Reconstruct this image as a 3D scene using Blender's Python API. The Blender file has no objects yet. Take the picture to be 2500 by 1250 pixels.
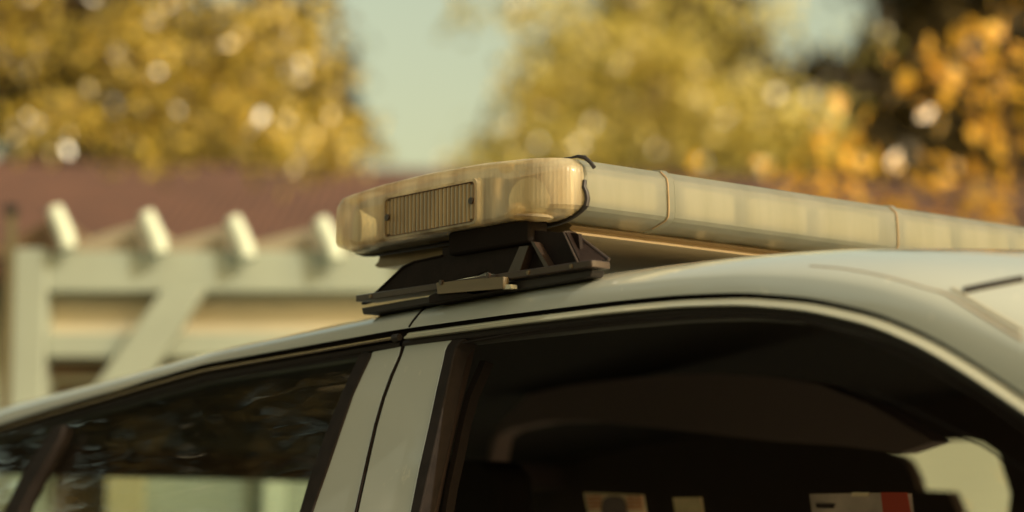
import bpy, bmesh, math, random
import numpy as np
from mathutils import Vector
from mathutils.bvhtree import BVHTree
from mathutils.geometry import tessellate_polygon
R_ = math.radians
random.seed(7)
rng = np.random.default_rng(11)
scn = bpy.context.scene

# ------------------------------------------------------------ camera
# World frame = the car's frame: X to the rear, Y across the car (away from the camera), Z up.
YAW, PITCH, FPX, D0 = R_(50), R_(7.7), 5500.0, 2.115
F = np.array([-math.sin(YAW), math.cos(YAW), 0.0])
R = np.array([math.cos(YAW), math.sin(YAW), 0.0])
FW = np.array([F[0] * math.cos(PITCH), F[1] * math.cos(PITCH), math.sin(PITCH)])
UP = np.cross(R, FW)
CAM = np.array([0, 0, 1.56]) - (FW + R * 175 / FPX + UP * 145 / FPX) * D0
cd = bpy.data.cameras.new("camera")
cam = bpy.data.objects.new("camera", cd)
scn.collection.objects.link(cam)
cam.location = CAM
cam.rotation_euler = Vector(FW).to_track_quat('-Z', 'Y').to_euler()
cd.sensor_width = 36
cd.lens = FPX / 2500 * 36
cd.clip_start = 0.05
cd.clip_end = 2000
cd.dof.use_dof = True
cd.dof.focus_distance = 2.17
cd.dof.aperture_fstop = 2.55
cd.dof.aperture_blades = 0
scn.camera = cam

# ------------------------------------------------------------ sky, sun, exposure
SUN = Vector((0.82, 0.13, 0.52)).normalized()
w = bpy.data.worlds.new("World")
scn.world = w
w.use_nodes = True
nt = w.node_tree
bg = nt.nodes['Background']
sky = nt.nodes.new('ShaderNodeTexSky')
sky.sky_type = 'NISHITA'
sky.sun_disc = False
sky.sun_elevation = math.asin(SUN.z)
sky.sun_rotation = math.atan2(SUN.x, SUN.y)
sky.air_density = 1.6
sky.dust_density = 5.0
sky.ozone_density = 0.6
mul = nt.nodes.new('ShaderNodeMixRGB')
mul.blend_type = 'MULTIPLY'
mul.inputs[0].default_value = 1.0
mul.inputs[2].default_value = (1.0, 0.86, 0.56, 1)
nt.links.new(sky.outputs[0], mul.inputs[1])
nt.links.new(mul.outputs[0], bg.inputs[0])
bg.inputs[1].default_value = 0.136
sd = bpy.data.lights.new("sun", 'SUN')
sd.energy = 2.0
sd.angle = R_(0.5)
sd.color = (0.86, 0.84, 0.70)
so = bpy.data.objects.new("sun", sd)
scn.collection.objects.link(so)
so.rotation_euler = SUN.to_track_quat('Z', 'Y').to_euler()
scn.view_settings.view_transform = 'Standard'
scn.view_settings.look = 'None'
scn.view_settings.gamma = 1.0
scn.view_settings.exposure = 0.7
scn.cycles.max_bounces = 8
scn.cycles.transparent_max_bounces = 16

# ------------------------------------------------------------ helpers
def on(px, py, c, ax=1):
    """point where the sight line of a photo pixel meets the plane axis=c"""
    d = FW + R * (px - 1250) / FPX + UP * (625 - py) / FPX
    return CAM + d * ((c - CAM[ax]) / d[ax])

def on_plane(px, py, p0, n):
    d = FW + R * (px - 1250) / FPX + UP * (625 - py) / FPX
    return CAM + d * (np.dot(p0 - CAM, n) / np.dot(d, n))

def G(r, a, z):
    """street frame: r metres right of the camera, a metres ahead of it"""
    p = CAM + R * r + F * a
    return np.array([p[0], p[1], z])

def px_r(px, a): return (px - 1250) / FPX * a
def px_z(py, a): return CAM[2] + a * math.tan(PITCH + math.atan((625 - py) / FPX))

class MB:
    def __init__(s): s.v = []; s.f = []
    def add(s, v, f):
        o = len(s.v)
        s.v += [tuple(float(c) for c in p) for p in v]
        s.f += [tuple(i + o for i in q) for q in f]
        return s
    def box(s, a, b):
        x0, y0, z0 = a; x1, y1, z1 = b
        v = [(x0,y0,z0),(x1,y0,z0),(x1,y1,z0),(x0,y1,z0),(x0,y0,z1),(x1,y0,z1),(x1,y1,z1),(x0,y1,z1)]
        return s.add(v, [(0,3,2,1),(4,5,6,7),(0,1,5,4),(1,2,6,5),(2,3,7,6),(3,0,4,7)])
    def gbox(s, r0, r1, a0, a1, z0, z1):
        v = [G(r,a,z) for z in (z0,z1) for r,a in ((r0,a0),(r1,a0),(r1,a1),(r0,a1))]
        return s.add(v, [(0,3,2,1),(4,5,6,7),(0,1,5,4),(1,2,6,5),(2,3,7,6),(3,0,4,7)])
    def prism(s, poly, off):
        """polygon (3-D points) extruded by the vector off"""
        n = len(poly); off = np.array(off, float)
        a = [np.array(p, float) for p in poly]
        v = a + [p + off for p in a]
        tri = tessellate_polygon([[Vector(p) for p in a]])
        f = [tuple(t) for t in tri] + [tuple(i + n for i in reversed(t)) for t in tri]
        f += [(i, (i+1) % n, (i+1) % n + n, i + n) for i in range(n)]
        return s.add(v, f)
    def tube(s, pts, r, seg=8, caps=True):
        pts = [np.array(p, float) for p in pts]
        n = len(pts); rr = r if hasattr(r, '__len__') else [r] * n
        v = []; prev = None
        for i in range(n):
            t = pts[min(i+1, n-1)] - pts[max(i-1, 0)]
            t = t / (np.linalg.norm(t) + 1e-12)
            if prev is None:
                h = np.array([0, 0, 1.]) if abs(t[2]) < .9 else np.array([1., 0, 0])
                u = np.cross(t, h)
            else:
                u = prev - t * np.dot(prev, t)
            u /= np.linalg.norm(u) + 1e-12; prev = u
            b = np.cross(t, u)
            for k in range(seg):
                a = 2 * math.pi * k / seg
                v.append(pts[i] + (u * math.cos(a) + b * math.sin(a)) * rr[i])
        f = []
        for i in range(n-1):
            for k in range(seg):
                k2 = (k+1) % seg
                f.append((i*seg+k, i*seg+k2, (i+1)*seg+k2, (i+1)*seg+k))
        if caps: f += [tuple(reversed(range(seg))), tuple(range((n-1)*seg, n*seg))]
        return s.add(v, f)
    def grid(s, rows, closed=False):
        n = len(rows); m = len(rows[0]); v = [p for r in rows for p in r]; f = []
        for i in range(n-1):
            for j in range(m if closed else m-1):
                j2 = (j+1) % m
                f.append((i*m+j, i*m+j2, (i+1)*m+j2, (i+1)*m+j))
        return s.add(v, f)

def smooth(o, ang=40):
    me = o.data
    for p in me.polygons: p.use_smooth = True
    bm = bmesh.new(); bm.from_mesh(me)
    bmesh.ops.recalc_face_normals(bm, faces=bm.faces)
    for e in bm.edges:
        e.smooth = True
        if len(e.link_faces) == 2 and e.calc_face_angle(0) > R_(ang): e.smooth = False
    bm.to_mesh(me); bm.free()

def obj(name, mb, mat, parent=None, bevel=0, sm=True, solid=0, **kw):
    me = bpy.data.meshes.new(name)
    me.from_pydata(mb.v, [], mb.f)
    me.materials.append(mat)
    o = bpy.data.objects.new(name, me)
    scn.collection.objects.link(o)
    if sm: smooth(o)
    if solid:
        m = o.modifiers.new('solid', 'SOLIDIFY'); m.thickness = solid; m.offset = -1
    if bevel:
        m = o.modifiers.new('bevel', 'BEVEL'); m.width = bevel; m.segments = 2; m.limit_method = 'ANGLE'; m.angle_limit = R_(35)
    if parent: o.parent = parent
    for k, v in kw.items(): o[k] = v
    return o

def thing(name, label, cat, group=None):
    o = bpy.data.objects.new(name, None)
    scn.collection.objects.link(o)
    o['label'] = label; o['category'] = cat
    if group: o['group'] = group
    return o

# ------------------------------------------------------------ materials
def mat(name, col, rough=.5, metal=0., coat=0., noise=0., nscale=20, trans=0., spec=.5, bump=0., stretch=(1,1,1), col2=None, lo=.4, hi=.65, bscale=None, coatr=.03):
    m = bpy.data.materials.new(name); m.use_nodes = True
    t = m.node_tree; b = t.nodes['Principled BSDF']
    b.inputs['Base Color'].default_value = (*col, 1)
    b.inputs['Roughness'].default_value = rough
    b.inputs['Metallic'].default_value = metal
    b.inputs['Coat Weight'].default_value = coat
    b.inputs['Coat Roughness'].default_value = coatr
    if coat >= 1: b.inputs['Coat IOR'].default_value = 1.85
    b.inputs['Specular IOR Level'].default_value = spec
    tc = t.nodes.new('ShaderNodeTexCoord'); mp = t.nodes.new('ShaderNodeMapping')
    mp.inputs['Scale'].default_value = stretch
    t.links.new(tc.outputs['Object'], mp.inputs[0])
    if noise or col2:
        n = t.nodes.new('ShaderNodeTexNoise'); n.inputs['Scale'].default_value = nscale; n.inputs['Detail'].default_value = 6
        t.links.new(mp.outputs[0], n.inputs[0])
        mr = t.nodes.new('ShaderNodeMapRange'); mr.inputs[1].default_value = lo; mr.inputs[2].default_value = hi
        t.links.new(n.outputs[0], mr.inputs[0])
        mx = t.nodes.new('ShaderNodeMixRGB')
        mx.inputs[1].default_value = (*col, 1)
        c2 = col2 or tuple(c * (1 - noise) for c in col)
        mx.inputs[2].default_value = (*c2, 1)
        t.links.new(mr.outputs[0], mx.inputs[0])
        t.links.new(mx.outputs[0], b.inputs['Base Color'])
    if bump:
        n2 = t.nodes.new('ShaderNodeTexNoise'); n2.inputs['Scale'].default_value = bscale or nscale * 3; n2.inputs['Detail'].default_value = 4
        t.links.new(mp.outputs[0], n2.inputs[0])
        bp = t.nodes.new('ShaderNodeBump'); bp.inputs['Strength'].default_value = bump; bp.inputs['Distance'].default_value = .002
        t.links.new(n2.outputs[0], bp.inputs['Height']); t.links.new(bp.outputs[0], b.inputs['Normal'])
    return m

def leaf_mat(name, c1, c2, rough=.35, tr=.45, bias=.6, spec=1.0):
    m = bpy.data.materials.new(name); m.use_nodes = True
    t = m.node_tree; b = t.nodes['Principled BSDF']; out = t.nodes['Material Output']
    g = t.nodes.new('ShaderNodeNewGeometry')
    r = t.nodes.new('ShaderNodeMixRGB'); r.inputs[1].default_value = (*c1, 1); r.inputs[2].default_value = (*c2, 1)
    pw = t.nodes.new('ShaderNodeMath'); pw.operation = 'POWER'; pw.inputs[1].default_value = bias
    t.links.new(g.outputs['Random Per Island'], pw.inputs[0]); t.links.new(pw.outputs[0], r.inputs[0])
    t.links.new(r.outputs[0], b.inputs['Base Color'])
    b.inputs['Roughness'].default_value = rough; b.inputs['Specular IOR Level'].default_value = .5; b.inputs['IOR'].default_value = 1.5 if spec < .5 else 2.1
    tl = t.nodes.new('ShaderNodeBsdfTranslucent'); t.links.new(r.outputs[0], tl.inputs[0])
    mx = t.nodes.new('ShaderNodeMixShader'); mx.inputs[0].default_value = tr
    t.links.new(b.outputs[0], mx.inputs[1]); t.links.new(tl.outputs[0], mx.inputs[2])
    t.links.new(mx.outputs[0], out.inputs[0])
    return m

def glass_mat(name, tint, ior=1.5, rough=.0):
    """thin sheet: tinted see-through plus mirror reflection by Fresnel"""
    m = bpy.data.materials.new(name); m.use_nodes = True
    t = m.node_tree; out = t.nodes['Material Output']; t.nodes.remove(t.nodes['Principled BSDF'])
    tr = t.nodes.new('ShaderNodeBsdfTransparent'); tr.inputs[0].default_value = (*tint, 1)
    gl = t.nodes.new('ShaderNodeBsdfGlossy'); gl.inputs['Roughness'].default_value = rough
    fr = t.nodes.new('ShaderNodeFresnel'); ge = t.nodes.new('ShaderNodeNewGeometry'); mr = t.nodes.new('ShaderNodeMapRange')
    mr.inputs[3].default_value = ior; mr.inputs[4].default_value = 1 / ior
    t.links.new(ge.outputs['Backfacing'], mr.inputs[0]); t.links.new(mr.outputs[0], fr.inputs[0])
    tc = t.nodes.new('ShaderNodeTexCoord'); n = t.nodes.new('ShaderNodeTexNoise'); n.inputs['Scale'].default_value = 12
    mp = t.nodes.new('ShaderNodeMapping'); mp.inputs['Scale'].default_value = (.35, .35, 1.6)
    t.links.new(tc.outputs['Object'], mp.inputs[0]); t.links.new(mp.outputs[0], n.inputs[0])
    bp = t.nodes.new('ShaderNodeBump'); bp.inputs['Strength'].default_value = .20; bp.inputs['Distance'].default_value = .01
    t.links.new(n.outputs[0], bp.inputs['Height']); t.links.new(bp.outputs[0], gl.inputs['Normal'])
    mx = t.nodes.new('ShaderNodeMixShader')
    t.links.new(fr.outputs[0], mx.inputs[0]); t.links.new(tr.outputs[0], mx.inputs[1]); t.links.new(gl.outputs[0], mx.inputs[2])
    t.links.new(mx.outputs[0], out.inputs[0])
    return m

def shell_mat(name, col, col2, clear, nscale=30, stretch=(1,1,.15), coat=.8, ribs=0., rough=.28):
    """yellowed clear plastic: partly see-through, partly milky, glossy skin, fine vertical flutes"""
    m = mat(name, col, rough=rough, coat=coat, col2=col2, nscale=nscale, stretch=stretch, lo=.42, hi=.62)
    t = m.node_tree; b = t.nodes['Principled BSDF']; out = t.nodes['Material Output']
    tl = t.nodes.new('ShaderNodeBsdfTranslucent')
    src = b.inputs['Base Color'].links[0].from_socket
    t.links.new(src, tl.inputs[0])
    m1 = t.nodes.new('ShaderNodeMixShader'); m1.inputs[0].default_value = .35
    t.links.new(b.outputs[0], m1.inputs[1]); t.links.new(tl.outputs[0], m1.inputs[2])
    tp = t.nodes.new('ShaderNodeBsdfTransparent'); tp.inputs[0].default_value = (1, .93, .75, 1)
    m2 = t.nodes.new('ShaderNodeMixShader'); m2.inputs[0].default_value = clear
    t.links.new(m1.outputs[0], m2.inputs[1]); t.links.new(tp.outputs[0], m2.inputs[2])
    t.links.new(m2.outputs[0], out.inputs[0])
    if ribs:
        tc = t.nodes.new('ShaderNodeTexCoord'); sp = t.nodes.new('ShaderNodeSeparateXYZ'); t.links.new(tc.outputs['Object'], sp.inputs[0])
        ad = t.nodes.new('ShaderNodeMath'); ad.operation = 'ADD'
        t.links.new(sp.outputs['X'], ad.inputs[0]); t.links.new(sp.outputs['Y'], ad.inputs[1])
        mm = t.nodes.new('ShaderNodeMath'); mm.operation = 'MULTIPLY'; mm.inputs[1].default_value = 1100
        t.links.new(ad.outputs[0], mm.inputs[0])
        si = t.nodes.new('ShaderNodeMath'); si.operation = 'SINE'; t.links.new(mm.outputs[0], si.inputs[0])
        bp = t.nodes.new('ShaderNodeBump'); bp.inputs['Strength'].default_value = ribs; bp.inputs['Distance'].default_value = .0006
        t.links.new(si.outputs[0], bp.inputs['Height']); t.links.new(bp.outputs[0], b.inputs['Normal'])
    return m

M = dict(
    paint=mat('paint', (.475, .49, .42), rough=.30, coat=1.0, noise=.06, nscale=3.5, coatr=.02),
    chrome=mat('dull_bright_trim', (.55, .45, .30), rough=.22, metal=.9),
    trim=mat('pale_trim', (.47, .46, .35), rough=.25, coat=.6),
    rubber=mat('rubber', (.020, .014, .011), rough=.55),
    rubber2=mat('worn_rubber', (.021, .015, .012), spec=.15, rough=.7, noise=.3, nscale=60),
    dark=mat('dark_gap', (.014, .010, .008), rough=.9, spec=.1),
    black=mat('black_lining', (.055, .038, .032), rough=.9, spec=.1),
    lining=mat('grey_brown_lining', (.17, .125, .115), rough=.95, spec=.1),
    lens=shell_mat('milky_lens', (.315, .325, .27), (.275, .285, .23), .28),
    cap=shell_mat('yellowed_cap', (.84, .73, .50), (.42, .32, .19), .48, nscale=38, ribs=.16),
    capin=mat('cap_inner', (.75, .62, .42), rough=.4, col2=(.34, .24, .13), nscale=34, stretch=(1, 1, .25)),
    module=mat('reflector', (.60, .56, .40), rough=.25, noise=.1, nscale=50),
    amber=mat('amber_grille', (.33, .20, .065), rough=.25, coat=.5, col2=(.20, .115, .035), nscale=40, stretch=(1,1,.3)),
    amberd=mat('amber_groove', (.13, .070, .024), rough=.4),
    seam=mat('lens_seam', (.34, .23, .12), rough=.4),
    base=mat('base_extrusion', (.26, .19, .105), rough=.35, metal=.2, noise=.25, nscale=30, stretch=(1, .1, 1)),
    bracket=mat('bracket_plate', (.15, .105, .050), rough=.45, coat=.2, noise=.2, nscale=80, stretch=(.1, 1, 1)),
    foot=mat('foot_plastic', (.015, .0085, .0065), spec=.15, rough=.6, noise=.3, nscale=70, bump=.15),
    footrim=mat('foot_rim', (.042, .026, .018), rough=.35, noise=.2, nscale=60),
    white=mat('white_timber_paint', (.29, .33, .27), rough=.6, noise=.12, nscale=5),
    cream=mat('cream_wall', (.25, .275, .215), rough=.8, noise=.1, nscale=1.3),
    batten=mat('lit_white', (.52, .58, .47), rough=.5),  # white raised in colour to make up for shading on the round battens
    tan=mat('tan_board', (.50, .45, .32), rough=.8, noise=.15, nscale=4),
    brown=mat('brown_board', (.12, .075, .04), rough=.8),
    tile=mat('terracotta', (.105, .046, .027), rough=.85, noise=.3, nscale=3),
    bark=mat('bark', (.09, .055, .032), rough=.9, noise=.4, nscale=20, bump=.5),
    asphalt=mat('asphalt', (.05, .047, .042), rough=.9, noise=.3, nscale=40, bump=.3),
    grass=mat('verge', (.07, .08, .02), rough=.95, noise=.4, nscale=8),
    leafy=leaf_mat('yellow_green_leaf', (.98, .74, .12), (.16, .125, .022), tr=.42, rough=.30, bias=.8),
    leafm=leaf_mat('golden_leaf', (.99, .86, .24), (.40, .33, .07), tr=.5, rough=.31, bias=.9),
    leafo=leaf_mat('orange_leaf', (.99, .62, .07), (.80, .42, .04), rough=.24, tr=.4),
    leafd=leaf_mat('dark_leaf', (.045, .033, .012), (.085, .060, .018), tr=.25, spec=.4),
    glass=glass_mat('window_glass', (.95, .98, .95), ior=2.0),
    paper=mat('cream_paper', (.85, .66, .42), rough=.7),
    brick=mat('orange_print', (.62, .20, .08), rough=.7),
    red=mat('red_board', (.45, .05, .02), rough=.6),
    pink=mat('greyish_card', (.60, .45, .36), rough=.6, noise=.4, nscale=14),
)

def weather(m):
    t = m.node_tree; b = t.nodes['Principled BSDF']
    src = b.inputs['Base Color'].links[0].from_socket
    tc = t.nodes.new('ShaderNodeTexCoord'); mp = t.nodes.new('ShaderNodeMapping'); mp.inputs['Scale'].default_value = (1, 1, .45); mp.inputs['Rotation'].default_value = (.3, .5, .2)
    t.links.new(tc.outputs['Object'], mp.inputs[0])
    n = t.nodes.new('ShaderNodeTexNoise'); n.inputs['Scale'].default_value = 46; n.inputs['Detail'].default_value = 5; n.inputs['Roughness'].default_value = .6
    t.links.new(mp.outputs[0], n.inputs[0])
    r = t.nodes.new('ShaderNodeMapRange'); r.inputs[1].default_value = .64; r.inputs[2].default_value = .74; r.inputs[4].default_value = .55
    t.links.new(n.outputs[0], r.inputs[0])
    x = t.nodes.new('ShaderNodeMixRGB'); x.inputs[2].default_value = (.85, .80, .62, 1)
    t.links.new(r.outputs[0], x.inputs[0]); t.links.new(src, x.inputs[1]); t.links.new(x.outputs[0], b.inputs['Base Color'])
    n3 = t.nodes.new('ShaderNodeTexNoise'); n3.inputs['Scale'].default_value = 14; n3.inputs['Detail'].default_value = 8
    t.links.new(tc.outputs['Object'], n3.inputs[0])
    r3 = t.nodes.new('ShaderNodeMapRange'); r3.inputs[1].default_value = .35; r3.inputs[2].default_value = .7; r3.inputs[3].default_value = .02; r3.inputs[4].default_value = .16
    t.links.new(n3.outputs[0], r3.inputs[0]); t.links.new(r3.outputs[0], b.inputs['Coat Roughness'])
weather(M['paint'])
# ------------------------------------------------------------ ground
mb = MB(); mb.grid([[(x, y, 0) for y in np.linspace(-300, 300, 9)] for x in np.linspace(-300, 300, 9)])
obj('ground', mb, M['grass'], sm=False, kind='structure')
mb = MB()
q = [G(r, a, .004) for r, a in ((-60, -7), (60, -7), (60, 4), (-60, 4))]
# ------------------------------------------------------------ street (runs along the car)
mb.add([(-80, -6, .004), (80, -6, .004), (80, 2.2, .004), (-80, 2.2, .004)], [(0, 1, 2, 3)])
obj('road', mb, M['asphalt'], sm=False, kind='structure')
mb = MB().box((-80, 2.2, 0), (80, 4.2, .13))
obj('pavement', mb, mat('paving', (.30, .27, .21), rough=.9, noise=.2, nscale=2), bevel=.02, kind='structure')

# ------------------------------------------------------------ car body
YR = -0.035          # where the side meets the roof rail
YC = 0.62            # centre line of the car
RAIL_PX = [(0,1049),(125,1012),(250,977),(375,940),(500,905),(750,862),(965,825),(1000,820),(1250,787),(1500,757),(1660,742),
           (1820,737),(1980,750),(2140,786),(2200,812),(2260,838),(2320,872),(2400,922),(2500,990)]
RP = np.array([on(x, y, YR) for x, y in RAIL_PX])
xs = np.linspace(-1.75, 1.15, 291)
def gsm(a, k):
    ker = np.exp(-np.linspace(-2, 2, k) ** 2); ker /= ker.sum()
    return np.convolve(np.pad(a, k // 2, mode='edge'), ker, 'valid')[:len(a)]
zr = np.interp(xs, RP[:, 0], RP[:, 2])
s1 = (RP[-1, 2] - RP[-2, 2]) / (RP[-1, 0] - RP[-2, 0]); m_ = xs > RP[-1, 0]; zr[m_] = RP[-1, 2] + (xs[m_] - RP[-1, 0]) * s1
s0 = (RP[1, 2] - RP[0, 2]) / (RP[1, 0] - RP[0, 0]); m_ = xs < RP[0, 0]; zr[m_] = RP[0, 2] + (xs[m_] - RP[0, 0]) * s0 * 2
zr = gsm(zr, 9)
zcen = gsm(np.interp(xs, [-1.75,-1.2,-.9,-.6,-.3,0,.25,.5,.75,1.0,1.15], [1.40,1.4527,1.4635,1.4818,1.5014,1.515,1.5098,1.4829,1.4305,1.3525,1.30]), 31)
def rail(x): return float(np.interp(x, xs, zr))
def section(i, t, lift=0.):
    g = (1 - (1 - t) ** 2.8) ** (1 / 2.8)
    z1 = zr[i] + .008
    return (xs[i], YR + t * (YC - YR) * (1), z1 + (zcen[i] - z1) * g + lift)
ts = np.concatenate([np.linspace(0, .04, 9), np.linspace(.05, .2, 16), np.linspace(.23, 1, 20)])
def row(i, lift=0.):
    a = [section(i, t, lift) for t in ts]
    return a + [(x, 2 * YC - y, z) for x, y, z in reversed(a[:-1])]

car = thing('police_car', 'white patrol car with a roof light bar on it, photographed close along its side windows', 'car')
mb = MB(); mb.grid([row(i) for i in range(0, 291, 2)])
roof = obj('roof', mb, M['paint'], car)
bvh = BVHTree.FromPolygons([Vector(v) for v in mb.v], mb.f)
mb2 = MB(); mb2.grid([[(x, min(max(y, YR + .02), 2*YC - YR - .02), z - .022) for x, y, z in row(i)] for i in range(0, 291, 4)])
obj('roof_lining', mb2, M['dark'], car)

def hit(px, py, lift=.0):
    d = Vector(FW + R * (px - 1250) / FPX + UP * (625 - py) / FPX).normalized()
    p, n, i, dist = bvh.ray_cast(Vector(CAM), d)
    if p is None: return None
    return np.array(p - d * lift)
def surf_line(pts, r, lift=0, dense=10):
    out = []
    for a, b in zip(pts[:-1], pts[1:]):
        for k in range(dense):
            u = k / dense
            p = hit(a[0] + (b[0]-a[0])*u, a[1] + (b[1]-a[1])*u, lift)
            if p is not None: out.append(p)
    p = hit(*pts[-1], lift)
    if p is not None: out.append(p)
    out = np.array(out)
    if len(out) > 6:
        for c in range(3): out[:, c] = gsm(out[:, c], 5)
    return MB().tube(out, r, 8)

# shut lines and mouldings lying in the roof skin
obj('shut_line', surf_line([(1041, 749), (1028, 762), (1010, 783), (999, 800), (993, 812)], .0016, -.0006), M['dark'], car)
obj('roof_seam', surf_line([(1975, 649), (2050, 655), (2110, 664), (2170, 677), (2220, 691), (2260, 704), (2290, 711)], .0007, .0), M['seam'], car)
hm = surf_line([(2352, 714), (2400, 704), (2450, 694), (2499, 685)], .0042, -.0018)
obj('hatch_top_moulding', hm, M['rubber2'], car)
obj('hatch_side_moulding', surf_line([(2290, 711), (2310, 718), (2360, 748), (2410, 778), (2460, 808), (2499, 831)], .0012, -.0004), M['seam'], car)
obj('hatch_side_seal', surf_line([(2325, 708), (2360, 730), (2410, 760), (2460, 789), (2499, 812)], .0028, -.0020), mat('grey_seal', (.40,.37,.28), rough=.4), car)

def rail_path(p0, p1, step=.008):
    x0 = on(*p0, YR)[0]; x1 = on(*p1, YR)[0]
    n = max(4, int((x1 - x0) / step)); return np.linspace(x0, x1, n)
def sweep(xarr, prof, width=lambda x: 1.):
    rows = []
    for x in xarr:
        dz = (rail(x + .01) - rail(x - .01)) / .02
        T = np.array([1, 0, dz]); T /= np.linalg.norm(T); N = np.array([-T[2], 0, T[0]])
        p = np.array([x, YR, rail(x)])
        rows.append([p + N * n * width(x) + np.array([0, -o, 0]) for n, o in prof])
    return rows
def wd(x): return float(np.interp(x, [-1.2, -.3, .1, .3, .5, .9], [.75, .85, .92, .86, .78, .78]))
groove = [(.0095, -.0015), (.0085, -.007), (.003, -.008), (-.012, -.008)]
strip = [(.0044, -.006), (.0046, -.004), (.0040, .0), (.0022, .0022), (.0012, .0022), (.0006, .0034), (-.0022, .0062), (-.0036, .0058), (-.0042, .002), (-.0042, -.008)]
seal = [(-.0040, -.004), (-.0046, .0), (-.0080, .0016), (-.0108, .0004), (-.0116, -.003), (-.0150, -.005), (-.0165, -.012), (-.0165, -.020)]
allx = np.linspace(-1.5, 1.0, 260)
obj('rail_channel', MB().grid(sweep(allx, groove, wd)), M['dark'], car)

# side plane: glass and pillars lean out towards the belt
P0 = np.array([0, YR + .004, 1.444]); NS = np.array([0, -1.0, .36]); NS /= np.linalg.norm(NS)
def side(px, py, inset=0.): return on_plane(px, py, P0 - NS * inset, NS)
def side_poly(pts, inset, thick, mb=None):
    return (mb or MB()).prism([side(x, y, inset) for x, y in pts], -NS * thick)

front_door = obj('front_door', side_poly([(903,868),(912,858),(978,846),(972,868),(952,916),(930,975),(912,1040),(893,1120),(872,1215),(862,1262),(846,1340),(700,1340),(757,1262),(770,1225),(800,1140),(830,1052),(860,965),(880,918)], 0, .012), M['paint'], car, bevel=.0006)
# the part of the door below the glass and out of frame
lo = [( -1.5, 1.05), (-.37, 1.05), (-.36, .35), (-1.35, .35)]
def sp(x, z, inset=0): 
    y = P0[1] - (P0[2] - z) * .36 if z > 1.0 else P0[1] - (P0[2] - 1.0) * .36 - .02
    return (x, y + inset, z)
obj('door_skin', MB().prism([sp(x, z) for x, z in lo], (0, .05, 0)), M['paint'], front_door, bevel=.01)
obj('bright_strip', MB().grid(sweep(rail_path((-500, 1160), (968, 824)), strip, lambda x: .62 * wd(x))), M['chrome'], front_door, solid=0)
obj('strip_end_cap', MB().tube([on(962, 826, YR - .003), on(976, 823, YR - .003)], [.0042, .0036], 10), M['rubber'], front_door)
obj('upper_seal', MB().grid(sweep(rail_path((-500, 1160), (978, 824)), seal, wd)), M['rubber'], front_door)
win = obj('window_glass', side_poly([(-300, 1140), (0, 1062), (250, 990), (500, 918), (750, 872), (893, 850), (870, 900), (800, 1060), (735, 1262), (700, 1420), (-300, 1420)], .016, .003), M['glass'], front_door, sm=False)
obj('window_seal', side_poly([(893,858),(905,862),(902,872),(879,920),(860,962),(829,1052),(799,1140),(769,1225),(757,1262),(735,1340),(705,1340),(727,1262),(752,1175),(781,1092),(812,1010),(842,940),(866,888),(876,866)], -.002, .016), M['rubber2'], front_door, bevel=.0012)
obj('quarter_divider', side_poly([(128,1040),(155,1036),(146,1062),(118,1112),(88,1163),(58,1217),(40,1262),(0,1340),(-60,1340),(4,1255),(23,1220),(44,1174),(71,1127),(100,1083),(117,1058)], -.001, .018), M['rubber2'], front_door, bevel=.002)
def low_line(pts, r, m, name, par, y=YR - .002):
    return obj(name, MB().tube([on(a, b, y) for a, b in pts], r, 8), m, par)
low_line([(-60,1096),(0,1079),(90,1049),(183,1020),(300,985),(500,929),(750,885),(880,862)], .0010, M['rubber2'], 'glass_run_lip', front_door)

rear_door = obj('rear_door', side_poly([(990,840),(1103,829),(1092,842),(1086,855),(1080,885),(1066,945),(1046,1040),(1022,1145),(999,1262),(985,1340),(862,1340),(872,1262),(882,1215),(903,1120),(921,1040),(939,975),(960,918),(981,868)], 0, .012), M['paint'], car, bevel=.0006)
obj('door_skin', MB().prism([sp(x, z) for x, z in [(-.353, 1.05), (.62, 1.05), (.50, .35), (-.35, .35)]], (0, .05, 0)), M['paint'], rear_door, bevel=.01)
obj('bright_strip', MB().grid(sweep(rail_path((998, 820), (2900, 1300)), strip, wd)), M['trim'], rear_door)
obj('upper_seal', MB().grid(sweep(rail_path((985, 823), (2900, 1300)), seal, wd)), M['rubber'], rear_door)
obj('window_seal', side_poly([(1103,829),(1135,826),(1122,838),(1112,850),(1106,872),(1094,930),(1078,1010),(1056,1110),(1036,1200),(1022,1262),(1006,1340),(985,1340),(999,1262),(1022,1145),(1046,1040),(1066,945),(1080,885),(1086,855),(1092,842)], -.002, .018), M['rubber2'], rear_door, bevel=.0015)
obj('channel', side_poly([(1186,880),(1170,920),(1150,965),(1132,1030),(1116,1110),(1098,1190),(1086,1262),(1076,1262),(1087,1190),(1104,1110),(1119,1030),(1136,965),(1154,920),(1172,880)], .03, .01), M['dark'], rear_door)
obj('frame_lip', MB().tube([side(a, b, .016) for a, b in [(1114,868),(1104,920),(1086,1010),(1064,1110),(1046,1200),(1030,1262)]], .0007, 6), M['rubber2'], rear_door)
low_line([(1130,838),(1250,816),(1375,799),(1500,786),(1650,776),(1800,772),(1950,783),(2100,822),(2250,890),(2400,978),(2500,1050)], .0011, M['rubber2'], 'glass_run_lip', rear_door)
obj('inner_rail', MB().tube([on(a, b, YR + .02) for a, b in [(2120,952),(2200,988),(2300,1034),(2400,1086),(2500,1147),(2560,1190)]], .0009, 6), M['rubber2'], rear_door)
obj('door_gap', MB().tube([side(a, b, .0006) for a, b in [(985,840),(978,868),(956,917),(935,975),(916.5,1040),(898,1120),(877,1215),(867,1262),(854,1340)]], .0017, 8), M['dark'], car)
# dark inner skin of the B pillar and door gap backing
obj('pillar_backing', side_poly([(895,850),(1125,824),(1060,1100),(1010,1340),(700,1340),(790,1080)], .014, .02), M['black'], car)

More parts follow.
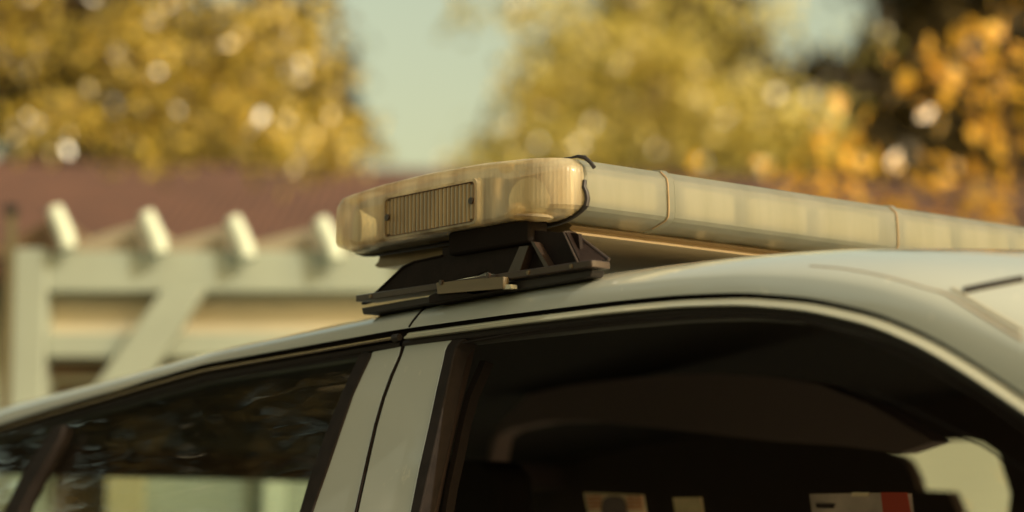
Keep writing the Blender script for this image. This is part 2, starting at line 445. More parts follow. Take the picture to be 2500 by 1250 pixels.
# interior
FY = 1.17
def far_poly(pts, y, mb=None, th=.02):
    return (mb or MB()).prism([on(a, b, y) for a, b in pts], (0, th, 0))
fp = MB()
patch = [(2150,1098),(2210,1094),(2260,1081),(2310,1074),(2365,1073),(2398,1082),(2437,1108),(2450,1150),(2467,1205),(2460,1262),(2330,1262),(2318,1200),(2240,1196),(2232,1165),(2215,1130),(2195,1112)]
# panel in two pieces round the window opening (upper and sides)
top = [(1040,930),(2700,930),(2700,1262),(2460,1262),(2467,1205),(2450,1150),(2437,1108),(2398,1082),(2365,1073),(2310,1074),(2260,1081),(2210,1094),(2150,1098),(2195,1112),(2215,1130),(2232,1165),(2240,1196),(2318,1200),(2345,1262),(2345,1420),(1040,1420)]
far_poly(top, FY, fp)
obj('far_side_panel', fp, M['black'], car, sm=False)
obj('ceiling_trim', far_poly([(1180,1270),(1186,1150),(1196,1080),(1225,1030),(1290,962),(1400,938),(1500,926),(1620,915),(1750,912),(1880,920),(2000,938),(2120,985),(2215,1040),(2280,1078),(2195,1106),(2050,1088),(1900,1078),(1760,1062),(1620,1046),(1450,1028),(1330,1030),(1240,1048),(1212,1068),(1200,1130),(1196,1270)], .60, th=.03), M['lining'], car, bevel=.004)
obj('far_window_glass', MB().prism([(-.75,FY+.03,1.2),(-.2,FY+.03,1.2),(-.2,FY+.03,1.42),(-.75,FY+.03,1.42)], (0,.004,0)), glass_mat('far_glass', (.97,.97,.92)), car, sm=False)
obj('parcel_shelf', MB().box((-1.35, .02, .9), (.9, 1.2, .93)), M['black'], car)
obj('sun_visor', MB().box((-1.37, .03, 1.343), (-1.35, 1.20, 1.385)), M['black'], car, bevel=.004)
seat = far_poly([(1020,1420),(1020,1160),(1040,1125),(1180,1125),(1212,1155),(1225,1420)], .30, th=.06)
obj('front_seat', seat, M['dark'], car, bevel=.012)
# lower body, out of frame
body = [(-2.9,.45),(-2.85,.75),(-2.3,.88),(-1.75,.98),(1.35,1.0),(1.55,.9),(1.6,.5),(1.5,.3),(-2.8,.3)]
obj('lower_body', MB().prism([(x, YR - .14, z) for x, z in body], (0, 2 * (YC - YR) + .28, 0)), M['paint'], car, bevel=.03)
ws = MB(); ws.prism([(-1.36, .02, 1.345), (-1.36, 1.22, 1.345), (-1.85, 1.25, .97), (-1.85, -.01, .97)], (.003, 0, .003))
obj('windscreen', ws, glass_mat('screen_glass', (.94,.98,.95)), car, sm=False)
for wx in (-2.15, .85):
    for wy in (YR - .15, 2 * YC - YR - .07):
        c = []
        for k in range(2):
            c.append([(wx + .31 * math.cos(a), wy + k * .2, .31 + .31 * math.sin(a)) for a in np.linspace(0, 2 * math.pi, 33)[:-1]])
        t = MB(); t.grid(c, True); t.add(c[0], [tuple(range(32))]); t.add(c[1], [tuple(reversed(range(32)))])
        obj('wheel', t, M['rubber'], car)

# notices and boxes inside the car, seen through the open rear window
def card(name, label, cat, pts, y, m, th=.004, extra=()):
    t = thing(name, label, cat)
    obj('board', far_poly(pts, y, th=th), m, t, sm=False)
    for nm, p, mm, dy in extra: obj(nm, far_poly(p, y - dy, th=.002), mm, t, sm=False)
    return t
YI = .42
ex = []
ex.append(('dark_panel', [(1468,1270),(1468,1232),(1474,1218),(1486,1211),(1508,1211),(1520,1218),(1526,1232),(1528,1270)], M['lining'], .004))
bars = MB()
for k, yy in enumerate((1212, 1221, 1230, 1239)):
    for a, b in ((1432 + k*1.5, 1440 + (k % 2) * 12), (1444 + (k % 2) * 14, 1466), (1530, 1545 + (k % 2) * 8), (1552 + (k % 2) * 5, 1566)):
        if b > a: bars.prism([on(a, yy, YI-.004), on(b, yy, YI-.004), on(b, yy + 4, YI-.004), on(a, yy + 4, YI-.004)], (0, .002, 0))
t = card('notice', 'cream card with orange brick print and a dark arch, low in the open rear window', 'card', [(1425,1203),(1566,1208),(1578,1275),(1440,1275)], YI, M['paper'], extra=ex)
obj('brick_print', bars, M['brick'], t, sm=False)
card('notice', 'small plain tan card right of the brick-printed card inside the car', 'card', [(1642,1215),(1708,1214),(1718,1275),(1652,1275)], YI, mat('tan_paper', (.6,.45,.25), rough=.7, noise=.2, nscale=60))
card('carton', 'greyish pink carton with a black slot and a red end, beside the bright far window', 'box', [(1976,1206),(2150,1203),(2158,1275),(1985,1275)], YI, M['pink'], th=.05,
     extra=[('red_end', [(2150,1202),(2212,1202),(2226,1275),(2158,1275)], M['red'], .0), ('black_slot', [(1990,1229),(2035,1230),(2032,1241),(1994,1240)], M['black'], .003), ('pale_edge', [(2080,1202),(2120,1202),(2118,1212),(2078,1212)], M['paper'], .003)])

# ------------------------------------------------------------ light bar
bar = thing('light_bar', 'long milky emergency light bar with an amber ribbed end lamp, clamped across the car roof', 'light bar')
W = -.372; ZT = 1.5965; ZC = 1.5495; ZB = 1.5405
def bar_outline(inset=0., zc=0.):
    a = [(-.030, ZT+.003), (-.0115, ZT+.0008), (-.0100, ZT+.0002), (-.0022, ZT-.0066), (-.0010, ZT-.0085), (0, ZT-.014), (.0008, ZT-.026), (.001, ZC+.008), (.0002, ZC+.002), (-.003, ZC-.0015), (-.012, ZC-.0045), (-.022, ZC-.0075), (-.035, ZB)]
    b = [(W - x, z) for x, z in reversed(a)]
    full = a + b + [(W*.75, ZT+.007), (W*.5, ZT+.0085), (W*.25, ZT+.007)]
    cx, cz = W/2, (ZT+ZB)/2
    return [(cx + (x-cx)*(1 - inset/.19), cz + (z-cz)*(1 - inset/.03)) for x, z in full]
def lens(y0, y1):
    rows = []
    for y, ins in ((y0, .0012), (y0 + .0012, .0), (y1 - .0012, .0), (y1, .0012)):
        rows.append([(x, y, z) for x, z in bar_outline(ins)])
    mb = MB(); mb.grid(rows, True)
    return mb
edges = [0.001, .1175, .456, .79, 1.12, 1.235]
for a, b in zip(edges[:-1], edges[1:]):
    l = obj('lens', lens(a, b - (.0 if b > 1.2 else .009)), M['lens'], bar); smooth(l, 16)
    if b < 1.2:
        # raised joint collar
        rows = [[(x + (x - W/2) * g, y, z + (z - 1.568) * g * 6) for x, z in bar_outline()] for y, g in ((b - .0092, .0), (b - .0085, .008), (b - .001, .008), (b + .0005, .0))]
        obj('joint_collar', MB().grid(rows, True), M['lens'], bar)
        o_ = [(x * 1.0 + .0015, b - .0092, z) for x, z in bar_outline()][2:12]
        obj('joint_line', MB().tube(o_, .0009, 6), M['seam'], bar)
for k, (a, b) in enumerate([(.01, .105), (.136, .212), (.228, .318), (.332, .430), (.470, .55), (.565, .65), (.665, .76), (.80, .90), (.92, 1.0), (1.01, 1.10), (1.13, 1.22)]):
    obj('reflector', MB().box((-.060, a, 1.553), (-.0065, b, 1.586)), M['module'], bar, bevel=.006)
obj('core', MB().box((W + .02, .004, 1.5435), (-.062, 1.22, 1.590)), M['capin'], bar)
# base extrusion under the lenses
prof = [(-.036, 1.5402), (-.030, 1.5372), (-.034, 1.5345), (-.031, 1.5325), (-.0275, 1.5308), (-.0275, 1.5288), (-.034, 1.5272), (-.060, 1.5262), (W+.06, 1.5262), (W+.034, 1.5272), (W+.0275, 1.5300), (W+.034, 1.5345), (W+.036, 1.5402)]
rows = [[(x, y, z) for x, z in prof] for y in (.012, .05, .6, 1.20, 1.228)]
mb = MB(); mb.grid(rows, True); n = len(prof)
mb.add(rows[0], [tuple(range(n))]); mb.add(rows[-1], [tuple(reversed(range(n)))])
obj('base_extrusion', mb, M['base'], bar)

# end cap: domed clear plastic with bulging underside lobes
def cap_ring(s):
    """s = 0 at the joint, 1 at the flat end; plan offset outwards and shrink of the corners"""
    y = -.040 * math.sin(s * math.pi / 2)
    ins = .046 * (1 - math.cos(s * math.pi / 2))
    out = []
    cx, cz = W/2, 1.5665
    for x, z in bar_outline():
        hx = (x - cx) / abs(W/2)
        xx = cx + (abs(W/2) - ins) * hx
        dz = z - cz
        zz = cz + dz * (1 - .13 * s ** 3)
        # lobes low on the two corners
        for lx in (-.075, W + .075, W + .045):
            if dz < 0: zz += .0
        out.append((xx, y, zz))
    return out
rows = [cap_ring(s) for s in np.linspace(0, 1, 15)]
mb = MB(); mb.grid(rows, True)
last = rows[-1]; c = (W/2, -.0405, 1.5665)
ring2 = [(c[0] + (p[0]-c[0])*.97, -.0405, c[2] + (p[2]-c[2])*.93) for p in last]
mb.grid([last, ring2], True); nn = len(ring2)
mb.add(ring2 + [c], [(i, (i+1) % nn, nn) for i in range(nn)])
capo = obj('end_cap', mb, M['cap'], bar); smooth(capo, 22)
# what shows through the cap: back plate, floor, lamps
obj('back_plate', MB().box((W + .02, -.004, 1.5435), (-.014, .001, 1.5905)), M['capin'], bar, bevel=.001)
obj('cap_floor', MB().prism([(x, y, 1.5435) for x, y in [(W+.03, .0), (W+.035, -.020), (W+.06, -.032), (-.06, -.032), (-.03, -.020), (-.02, .0)]], (0, 0, .0035)), mat('cap_floor_brown', (.07, .040, .018), rough=.5), bar)
obj('reflector_bowl', MB().tube([(-.115, -.018, 1.548), (-.115, -.018, 1.588)], [.019, .019], 20), mat('dull_silver', (.20, .17, .12), rough=.35, metal=.7, noise=.4, nscale=60, stretch=(1, 1, .2)), bar)
obj('reflector_bowl', MB().tube([(-.055, -.010, 1.560), (-.050, -.026, 1.560)], [.015, .022], 20), M['module'], bar)
obj('reflector_bowl', MB().tube([(W+.055, -.010, 1.562), (W+.048, -.026, 1.562)], [.014, .022], 20), M['module'], bar)
obj('wiring', MB().tube([(-.02, -.006, 1.548), (-.05, -.018, 1.552), (-.085, -.026, 1.5475), (-.13, -.02, 1.5475)], .0015, 8), M['rubber2'], bar)

# top notches (half discs) and bottom lobes
def disc(cx, cy, cz, rx, rz, th, n=20, half=False):
    a = np.linspace(math.pi, 2 * math.pi, n) if half else np.linspace(0, 2 * math.pi, n, endpoint=False)
    return MB().prism([(cx + rx*math.cos(t), cy, cz + rz*math.sin(t)) for t in a], (0, th, 0))
YE = -.0408
GP = [on(a, b, YE) for a, b in ((941, 467), (1170, 420), (1178, 534), (948, 580))]
gx0 = GP[0][0]; gx1 = GP[1][0]; gz1 = 1.5868; gz0 = 1.5425
def rrect(x0, x1, z0, z1, r, y, n=6):
    out = []
    for cx, cz, a0 in ((x1-r, z1-r, 0), (x0+r, z1-r, 90), (x0+r, z0+r, 180), (x1-r, z0+r, 270)):
        for k in range(n+1):
            a = R_(a0 + 90*k/n); out.append((cx + r*math.cos(a), y, cz + r*math.sin(a)))
    return out
outer = rrect(gx0, gx1, gz0, gz1, .006, YE - .0030)
inner = rrect(gx0 + .004, gx1 - .004, gz0 + .0028, gz1 - .0028, .0045, YE - .0030)
outer0 = [(x, YE + .002, z) for x, y, z in rrect(gx0 - .002, gx1 + .003, gz0 - .0015, gz1 + .0015, .007, 0)]
inner0 = [(x, YE - .0012, z) for x, y, z in inner]
mb = MB(); mb.grid([outer0, outer, inner, inner0], True)
gr = obj('end_lamp', mb, M['cap'], bar, bevel=0)
obj('lamp_backing', MB().prism(inner0, (0, .002, 0)), M['amberd'], gr)
obj('lamp_outline', MB().tube(inner + [inner[0]], .0005, 6), M['amberd'], gr)
mb = MB(); N = 23; x0 = gx0 + .0048; x1 = gx1 - .0048
for k in range(N):
    a = x0 + (x1-x0)*k/N; b = x0 + (x1-x0)*(k+.86)/N
    m = (a+b)/2
    zt = gz1 - .0036; zb = gz0 + .0034
    if k in (0, N-1): zt -= .002; zb += .002
    mb.prism([(a, YE-.0013, zb), (a, YE-.0022, zb), (m, YE-.0030, zb), (b, YE-.0022, zb), (b, YE-.0013, zb)], (0, 0, zt-zb))
obj('lamp_ribs', mb, M['amber'], gr, sm=False, kind='stuff') if False else obj('ribbed_lens', mb, M['amber'], gr, sm=False)
for sx, sz in ((gx1 - .0085, 1.5655), (gx0 + .0075, 1.5650)):
    s_ = obj('screw', disc(sx, YE - .0042, sz, .0034, .0034, .002), M['footrim'], gr, bevel=.0006)
for nx, nz in ((on(872, 490, -.03)[0], 1.5925), (on(1250, 398, -.03)[0] , 1.5925)):
    d_ = obj('cap_notch', disc(nx, -.0385 if nx > -.2 else -.0335, nz + .002, .010, .007, .004, half=True), M['cap'], capo, bevel=.001)
# moulded lobes: three overlapping ellipsoid swellings under each corner
def lobe(cx, cy, cz, rx, ry, rz, rot=0):
    mb = MB(); rows = []
    for u in np.linspace(-math.pi/2, math.pi/2, 9):
        rows.append([(cx + rx*math.cos(u)*math.cos(v)*math.cos(rot) - rz*math.sin(u)*math.sin(rot), cy + ry*math.cos(u)*math.sin(v), cz + rz*math.sin(u)*math.cos(rot) + rx*math.cos(u)*math.cos(v)*math.sin(rot)) for v in np.linspace(0, 2*math.pi, 18, endpoint=False)])
    mb.grid(rows, True); return mb
for (cx, cy, cz, rx, ry, rz, ro) in [(W+.062,-.024,1.5462,.024,.010,.0036,.25),(W+.080,-.028,1.5462,.026,.010,.0034,.28),(W+.105,-.031,1.5455,.026,.009,.0030,.15),
                                     (-.050,-.026,1.5445,.034,.014,.0050,-.15),(-.062,-.024,1.5520,.010,.016,.0075,0),(W+.048,-.022,1.5510,.008,.012,.0060,.2)]:
    obj('moulded_lobe', lobe(cx, cy, cz, rx, ry, rz, ro), M['cap'], capo)

# perished black gasket round the joint, with one end sprung loose at the top
o_ = bar_outline()
path = [(.0016, 0, 1.5755), (.0018, -.001, 1.569), (.0034, .0005, 1.5635), (.0042, .001, 1.5575), (.0036, 0, 1.5515), (-.002, -.0005, 1.5475), (-.012, 0, 1.5435), (-.022, 0, 1.5408), (-.035, 0, 1.5388), (-.058, 0, 1.5384), (-.085, 0, 1.5372), (-.115, -.001, 1.5368), (-.20, -.001, 1.5376), (-.28, -.001, 1.5382), (-.33, 0, 1.5388), (-.348, 0, 1.5405), (-.362, 0, 1.544)]
obj('gasket', MB().tube(path, [.0020, .0022, .0025, .0026, .0027, .0026, .0024, .0023, .0024, .0026, .0034, .0030, .0024, .0020, .0018, .0014, .0008], 8), M['rubber'], bar)
path = [(-.030, .0, 1.6006), (-.016, -.001, 1.5992), (-.006, -.002, 1.5990), (.001, .0008, 1.5972), (.006, .003, 1.5925), (.0105, .004, 1.5868)]
obj('loose_gasket_end', MB().tube(path, [.0006, .0010, .0016, .0022, .0020, .0021], 8), M['rubber'], bar)

# mounting foot: a hollow trapezoid tray with an open end towards the sun
YF = -.038; YK = -.014
def fpoly(pts, y0, y1): return MB().prism([on(a, b, y0) for a, b in pts], (0, y1 - y0, 0))
foot = obj('mounting_foot', fpoly([(884,744),(925,708),(960,675),(985,652),(1010,640),(1080,625),(1080,606),(1300,562),(1376,567),(1412,570),(1420,642),(1240,672),(1194,668),(1191,660),(1158,673),(1062,692)], YF + .013, YF + .017), M['foot'], bar)
xa = on(868, 748, YF)[0]; xb = on(1443, 655, YF)[0]; xc = on(1490, 644, YK)[0]
plan = [(xa, YF), (xb - .006, YF), (xb - .001, YF + .0015), (xb + .0008, YF + .006), (xc, YK), (xa + .004, YK)]
obj('foot_flange', MB().prism([(x, y, 1.4850) for x, y in plan], (0, 0, .0068)), M['footrim'], foot, bevel=.0008)
e1t, e1b = on(1376, 567, YF), on(1411, 641, YF)
e2t, e2b = on(1403, 570, YK), on(1487, 634, YK)
obj('end_panel', MB().prism([e1t + (.0015, .002, 0), e2t, e2b, e1b + (.0015, .002, 0)], (-.001, .0015, 0)), M['foot'], foot, sm=False)
obj('foot_rim', MB().tube([e1t, (e1t + e2t) / 2 + (0, 0, .0006), e2t, e2t + (e2b - e2t) * .5, e2b], [.0010, .0014, .0016, .0017, .0018], 8), M['footrim'], foot)
obj('foot_rim', MB().tube([e1t, (e1t + e1b) / 2, e1b], [.0007, .0009, .0010], 8), M['footrim'], foot)
obj('foot_rim', MB().tube([on(a, b, YF + .012) for a, b in [(884,742),(925,707),(960,674),(985,651),(1010,639),(1080,624)]], .0010, 8), M['foot'], foot)
for pts in ([(1296,590),(1303,590),(1340,652),(1330,654)], [(1268,602),(1290,600),(1268,664),(1238,669)]):
    obj('rib', fpoly(pts, YF + .004, YF + .013), M['footrim'], foot)
nx0 = on(1082, 620, YF)[0]; nx1 = on(1300, 580, YF)[0]
obj('foot_neck', MB().box((nx0, YF + .006, 1.518), (nx1 - .012, YF + .030, 1.5415)), M['dark'], foot, bevel=.003)  # neck block kept near black, also stands in for shadow under the bar
obj('rubber_pad', fpoly([(882,752),(1058,722),(1046,742),(886,768)], YF + .006, YK + .004), M['rubber'], foot, bevel=.001)
obj('rubber_pad', fpoly([(1232,690),(1446,658),(1440,675),(1380,688),(1240,712)], YF + .008, YK), M['rubber'], foot, bevel=.001)
obj('clamp_plate', fpoly([(1064,690),(1230,675),(1229,704),(1066,718)], YF - .006, YF + .001), M['bracket'], foot, bevel=.0012)
obj('clamp_tongue', fpoly([(1046,722),(1060,716),(1228,704),(1236,706),(1100,732),(1046,742)], YF - .002, YK + .004), M['foot'], foot, bevel=.001)
for bx, bz in ((on(905, 742, YF)[0], 1.4884), (on(1395, 655, YF)[0], 1.4884), (on(1290, 671, YF)[0], 1.4884)):
    obj('bolt', disc(bx, YF - .0012, bz, .0022, .0022, .002, n=6), M['bracket'], foot)
for bx in (on(1090, 700, YF)[0], on(1205, 691, YF)[0]):
    obj('bolt', disc(bx, YF - .0078, 1.4905, .0026, .0026, .003, n=6), M['footrim'], foot)
obj('clamp_tag', fpoly([(1230,695),(1246,694),(1247,704),(1228,706)], YF - .004, YF + .004), M['module'], foot)

# ------------------------------------------------------------ white timber stall behind
stall = thing('timber_stall', 'white painted timber stall with post, rails and a diagonal brace behind the car bonnet', 'stall')
A = 4.4
r_ = lambda x: px_r(x, A)
z_ = lambda y: px_z(y, A)
obj('post', MB().gbox(r_(24), r_(104), A, A + .08, 0, z_(606)), M['white'], stall, bevel=.004)
obj('top_rail', MB().gbox(r_(24), r_(1420), A + .01, A + .07, z_(712), z_(612)), M['white'], stall, bevel=.004)
obj('middle_rail', MB().gbox(r_(104), r_(1420), A + .012, A + .07, z_(872), z_(812)), M['white'], stall, bevel=.004)
obj('lower_boarding', MB().gbox(r_(255), r_(1420), A + .09, A + .11, .1, z_(940)), M['white'], stall)
obj('stud', MB().gbox(r_(258), r_(342), A + .03, A + .085, .1, z_(880)), mat('yellowed_timber', (.36, .33, .19), rough=.7), stall)
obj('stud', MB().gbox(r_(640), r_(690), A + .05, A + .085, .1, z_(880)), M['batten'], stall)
obj('open_bay', MB().gbox(r_(104), r_(255), A + .11, A + .13, .1, z_(925)), M['brown'], stall)
obj('back_board', MB().gbox(r_(104), r_(1420), A + .072, A + .09, z_(860), z_(640)), M['tan'], stall)
obj('dark_board', MB().gbox(r_(104), r_(420), A + .065, A + .085, z_(912), z_(876)), M['brown'], stall)
br = MB().prism([G(r_(x), A - .03, z_(y)) for x, y in [(395,712),(500,712),(330,985),(200,1160),(110,1160),(205,990)]], F * .035)
obj('brace', br, M['white'], stall, bevel=.003)
# awning: sloping strips, each with a raised white batten end
tops = [(112, 508), (338, 520), (552, 532), (768, 535), (985, 540), (1200, 545)]
for k, (x, y) in enumerate(tops):
    x2 = x + 60
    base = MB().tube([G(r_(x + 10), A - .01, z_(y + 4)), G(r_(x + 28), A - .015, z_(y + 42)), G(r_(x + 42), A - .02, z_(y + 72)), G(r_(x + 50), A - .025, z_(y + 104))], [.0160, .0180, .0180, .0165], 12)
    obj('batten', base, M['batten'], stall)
    xl = tops[k-1][0] + 40 if k else -40
    yl = 590 if k else 600
    obj('awning_strip', MB().prism([G(r_(a), A + .03, z_(b)) for a, b in [(xl, yl), (x + 14, y + 8), (x + 40, y + 60), (x + 46, 622), (xl, 622)]], F * .5), mat('awning_tan', (.25, .215, .15), rough=.8, noise=.12, nscale=5) if k else M['brown'], stall)  # leftmost strip is brown, its shaded end put into the colour
# dark post left of it
post = thing('street_post', 'slim dark olive post standing just left of the white stall post', 'post')
obj('shaft', MB().gbox(px_r(2, 4.3), px_r(20, 4.3), 4.3, 4.32, 0, px_z(520, 4.3)), mat('olive_metal', (.10, .085, .04), rough=.6), post)
obj('cap', MB().gbox(px_r(-4, 4.3), px_r(24, 4.3), 4.29, 4.33, px_z(520, 4.3), px_z(500, 4.3)), M['rubber'], post)

# ------------------------------------------------------------ house with a terracotta roof
house = thing('house', 'low cream walled house under a long dull red tiled roof behind the car', 'house')
a0, a1, a2 = 9.0, 11.5, 14.0
turn = lambda r, a: a + .12 * (r + 2.6)
rl, rr = -7.5, 6.0
ze, zh = px_z(650, a0), px_z(395, a1)
wq = [G(r, turn(r, a), 0) for r, a in ((rl+.4, a0+.5), (rr-.4, a0+.5), (rr-.4, a2-.5), (rl+.4, a2-.5))]
obj('wall', MB().prism(wq, (0, 0, ze + .12)), M['cream'], house)
rows = []
nr = 540
th = MB()
for j, (a, z) in enumerate([(a0, ze), (a1, zh), (a2, ze)]):
    rows.append([G(rl + (rr - rl) * k / nr, turn(rl + (rr - rl) * k / nr, a), z + (.012 if k % 2 else 0)) for k in range(nr + 1)])
th.grid(rows)
obj('roof', th, M['tile'], house, solid=.06, sm=False)
for wx in (-5.2, -3.2, 3.0, 4.4):
    aw = turn(wx, a0) - .02
    wn = obj('window', MB().gbox(wx, wx + 1.1, aw + .44, aw + .70, 1.0, 2.0), M['white'], house)
    obj('pane', MB().gbox(wx + .08, wx + 1.02, aw + .42, aw + .435, 1.08, 1.92), M['rubber'], wn)

# ------------------------------------------------------------ trees
def crown(name, parent, m, blobs, size, dens, flat=.5, glint=0.):
    """leaf diamonds through the blobs' volume; blob = (r, a, z, radius_r, radius_a, radius_z, count)"""
    V = []; 
    for (r, a, z, rr_, ra, rz, cnt) in blobs:
        cnt = int(cnt * dens)
        u = rng.normal(size=(cnt, 3)); u /= np.linalg.norm(u, axis=1)[:, None]
        rad = rng.uniform(.15, 1, cnt) ** (1/2.2)
        P = u * rad[:, None] * np.array([rr_, ra, rz])
        # clump towards random twig centres
        nc = max(3, cnt // 26)
        cen = P[rng.integers(0, cnt, nc)]
        P = P * .22 + cen[rng.integers(0, nc, cnt)] * .88 + rng.normal(size=(cnt, 3)) * size * .9
        W_ = CAM + (R[None] * (P[:, :1] + r)) + F[None] * (P[:, 1:2] + a)
        W_[:, 2] = z + P[:, 2]
        d = rng.normal(size=(cnt, 3)); d[:, 2] -= .6; d /= np.linalg.norm(d, axis=1)[:, None]
        if glint:   # a share of the leaves is angled between sun and camera to glint
            H = np.array(SUN) - FW * .9; H = H / np.linalg.norm(H)
            k = rng.uniform(size=cnt) < glint
            hn = H[None] + rng.normal(size=(cnt, 3)) * .16
            hn /= np.linalg.norm(hn, axis=1)[:, None]
            d2 = d - hn * (d * hn).sum(1)[:, None]; d2 /= np.linalg.norm(d2, axis=1)[:, None]
            d = np.where(k[:, None], d2, d)
        e = rng.normal(size=(cnt, 3))
        if glint: e = np.where(k[:, None], np.cross(hn, d), e)
        e -= d * (e * d).sum(1)[:, None]; e /= np.linalg.norm(e, axis=1)[:, None]
        nrm = np.cross(d, e)
        L = size * rng.uniform(.7, 1.3, cnt)[:, None]; Bw = L * flat
        V.append(np.stack([W_, W_ + d*L*.45 + e*Bw*.5 + nrm*L*.06, W_ + d*L, W_ + d*L*.45 - e*Bw*.5 + nrm*L*.06], 1))
    V = np.concatenate(V); n = len(V)
    me = bpy.data.meshes.new(name)
    me.vertices.add(n*4); me.vertices.foreach_set('co', V.reshape(-1))
    me.loops.add(n*4); me.loops.foreach_set('vertex_index', np.arange(n*4, dtype=np.int32))
    me.polygons.add(n); me.polygons.foreach_set('loop_start', np.arange(n, dtype=np.int32)*4)
    me.update(calc_edges=True); me.validate()
    me.materials.append(m)
    o = bpy.data.objects.new(name, me); scn.collection.objects.link(o); o.parent = parent
    return o
def trunk(parent, r, a, h, rad, limbs):
    mb = MB()
    pts = [G(r, a, 0), G(r + .05, a, h*.4), G(r - .04, a + .05, h*.75), G(r + .03, a, h)]
    mb.tube(pts, [rad*1.3, rad, rad*.8, rad*.45], 12)
    obj('trunk', mb, M['bark'], parent)
    mb = MB()
    for (z0, r1, a1_, z1) in limbs:
        p0 = G(r, a, z0); p2 = G(r1, a1_, z1); p1 = (p0 + p2)/2 + np.array([0, 0, .15*abs(z1-z0)])
        mb.tube([p0, p1, p2], [rad*.5, rad*.3, rad*.1], 8)
    obj('limbs', mb, M['bark'], parent)
def B(px, py, a, rx, rz, cnt, ra=None):
    """blob by where it shows at distance a (radii in photo pixels turned to metres)"""
    return (px_r(px, a), a, px_z(py, a), rx/FPX*a, ra or rx/FPX*a*.8, rz/FPX*a, cnt)

t1 = thing('autumn_tree', 'yellow green tree hanging over the red roof at the left edge of the photo', 'tree')
a = 8.0
crown('crown', t1, M['leafy'], [B(60,60,a,150,170,300), B(130,290,a,130,90,260), B(60,330,a,70,50,40), B(230,330,a,50,60,50), B(340,100,a,180,150,480), B(440,240,a,180,130,560), B(620,110,a,180,160,470), B(610,290,a,170,80,360),
      B(740,310,a+.6,130,90,420), B(760,130,a+.6,90,150,200), B(200,-300,a,500,230,1300), B(700,-300,a,330,220,700), B(-300,0,a,350,330,900), B(420,340,a,250,35,150), B(700,370,a+.5,130,30,110), B(860,340,a+.5,60,60,40)], .055, 1.0, glint=.07)
trunk(t1, px_r(-420, a), a + .5, 3.6, .09, [(2.2, px_r(-200,a), a, 3.2), (2.6, px_r(300,a), a+.2, 3.6), (3.0, px_r(600,a), a+.3, 3.5)])
t2 = thing('autumn_tree', 'tall golden tree filling the sky behind the middle of the light bar', 'tree')
a = 17.5
crown('crown', t2, M['leafm'], [B(1330,330,a,190,130,900), B(1420,120,a,200,190,1000), B(1270,200,a,90,120,200), B(1640,60,a,200,160,900), B(1690,240,a,190,140,800), B(1880,280,a,190,130,800), B(1790,370,a,160,80,400),
      B(1500,400,a,180,60,400), B(1980,330,a,100,110,260), B(1500,-250,a,450,230,1800), B(1900,-260,a,250,180,400), B(1180,400,a,110,60,200), B(1100,20,a,90,60,50), B(1230,30,a,90,90,140), B(1950,50,a,160,80,90), B(2140,90,a,70,70,30)], .115, .62, glint=.06)
trunk(t2, px_r(1620, a), a + 1.0, 5.6, .20, [(3.6, px_r(1350,a), a, 5.2), (3.8, px_r(1900,a), a, 4.9), (4.2, px_r(1500,a), a+.3, 6.3)])
t3 = thing('orange_tree', 'small orange leaved tree at the right edge, nearer than the others', 'tree')
a = 6.6
crown('crown', t3, M['leafo'], [B(2330,130,a,60,55,26,.15), B(2460,110,a,60,70,30,.15), B(2270,210,a,40,50,14,.15), B(2400,240,a,90,50,24,.15), B(2500,260,a,60,90,20,.2), B(2290,270,a,25,25,6,.1),
      B(1990,410,a,70,50,26,.15), B(2100,420,a,60,45,26,.15), B(1900,440,a,40,30,7,.15), B(1810,440,a,14,10,2,.1), B(2010,470,a,110,30,26,.15), B(2240,470,a,70,45,20,.15), B(2370,440,a,50,50,14,.15), B(2450,480,a,80,40,26,.15), B(2380,540,a,110,30,20,.15),
      B(2400,1205,a,22,45,7,.1), B(2700,200,a,200,350,160,.5), B(2600,-200,a,260,150,110,.5)], .070, .80, glint=.07, flat=.55)
mb = MB(); tr_ = px_r(2640, a)
mb.tube([G(tr_, a, 0), G(tr_-.02, a, 1.4), G(tr_+.03, a+.02, 2.6), G(tr_, a, 3.2)], [.05, .042, .03, .015], 10); obj('trunk', mb, M['bark'], t3)
mb = MB()
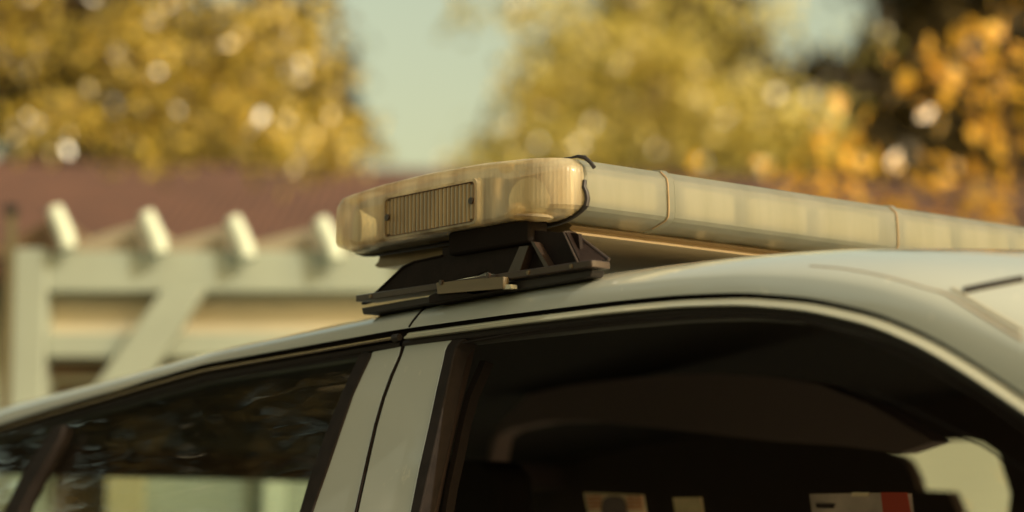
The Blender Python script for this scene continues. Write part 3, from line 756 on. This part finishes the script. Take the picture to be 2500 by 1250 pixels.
for pts in ([(2640,560),(2500,420),(2440,330),(2380,230),(2330,130)], [(2640,640),(2480,500),(2300,470),(2100,430),(1990,410)], [(2500,420),(2485,330),(2460,110)], [(2640,300),(2560,200),(2480,120)]):
    mb.tube([G(px_r(x,a), a+.03, px_z(y,a)) for x, y in pts], list(np.linspace(.014, .003, len(pts))), 8)
obj('limbs', mb, M['bark'], t3)
a = 24.
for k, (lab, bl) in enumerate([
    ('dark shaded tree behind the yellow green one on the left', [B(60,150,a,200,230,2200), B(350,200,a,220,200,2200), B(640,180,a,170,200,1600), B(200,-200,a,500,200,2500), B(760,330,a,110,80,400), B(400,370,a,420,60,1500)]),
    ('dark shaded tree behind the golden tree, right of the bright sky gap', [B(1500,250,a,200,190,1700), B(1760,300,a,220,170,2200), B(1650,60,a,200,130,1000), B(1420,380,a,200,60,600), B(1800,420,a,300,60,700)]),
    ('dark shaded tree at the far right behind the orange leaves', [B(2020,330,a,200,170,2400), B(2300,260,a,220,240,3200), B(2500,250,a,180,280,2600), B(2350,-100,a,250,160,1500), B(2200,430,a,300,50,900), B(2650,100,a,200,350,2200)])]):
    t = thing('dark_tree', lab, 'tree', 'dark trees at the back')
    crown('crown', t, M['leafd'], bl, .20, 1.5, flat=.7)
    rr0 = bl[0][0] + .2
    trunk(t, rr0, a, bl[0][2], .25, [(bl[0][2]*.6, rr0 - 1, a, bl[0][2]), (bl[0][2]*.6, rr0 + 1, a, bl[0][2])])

# trees across the street behind the photographer, mirrored in the door glass and paint
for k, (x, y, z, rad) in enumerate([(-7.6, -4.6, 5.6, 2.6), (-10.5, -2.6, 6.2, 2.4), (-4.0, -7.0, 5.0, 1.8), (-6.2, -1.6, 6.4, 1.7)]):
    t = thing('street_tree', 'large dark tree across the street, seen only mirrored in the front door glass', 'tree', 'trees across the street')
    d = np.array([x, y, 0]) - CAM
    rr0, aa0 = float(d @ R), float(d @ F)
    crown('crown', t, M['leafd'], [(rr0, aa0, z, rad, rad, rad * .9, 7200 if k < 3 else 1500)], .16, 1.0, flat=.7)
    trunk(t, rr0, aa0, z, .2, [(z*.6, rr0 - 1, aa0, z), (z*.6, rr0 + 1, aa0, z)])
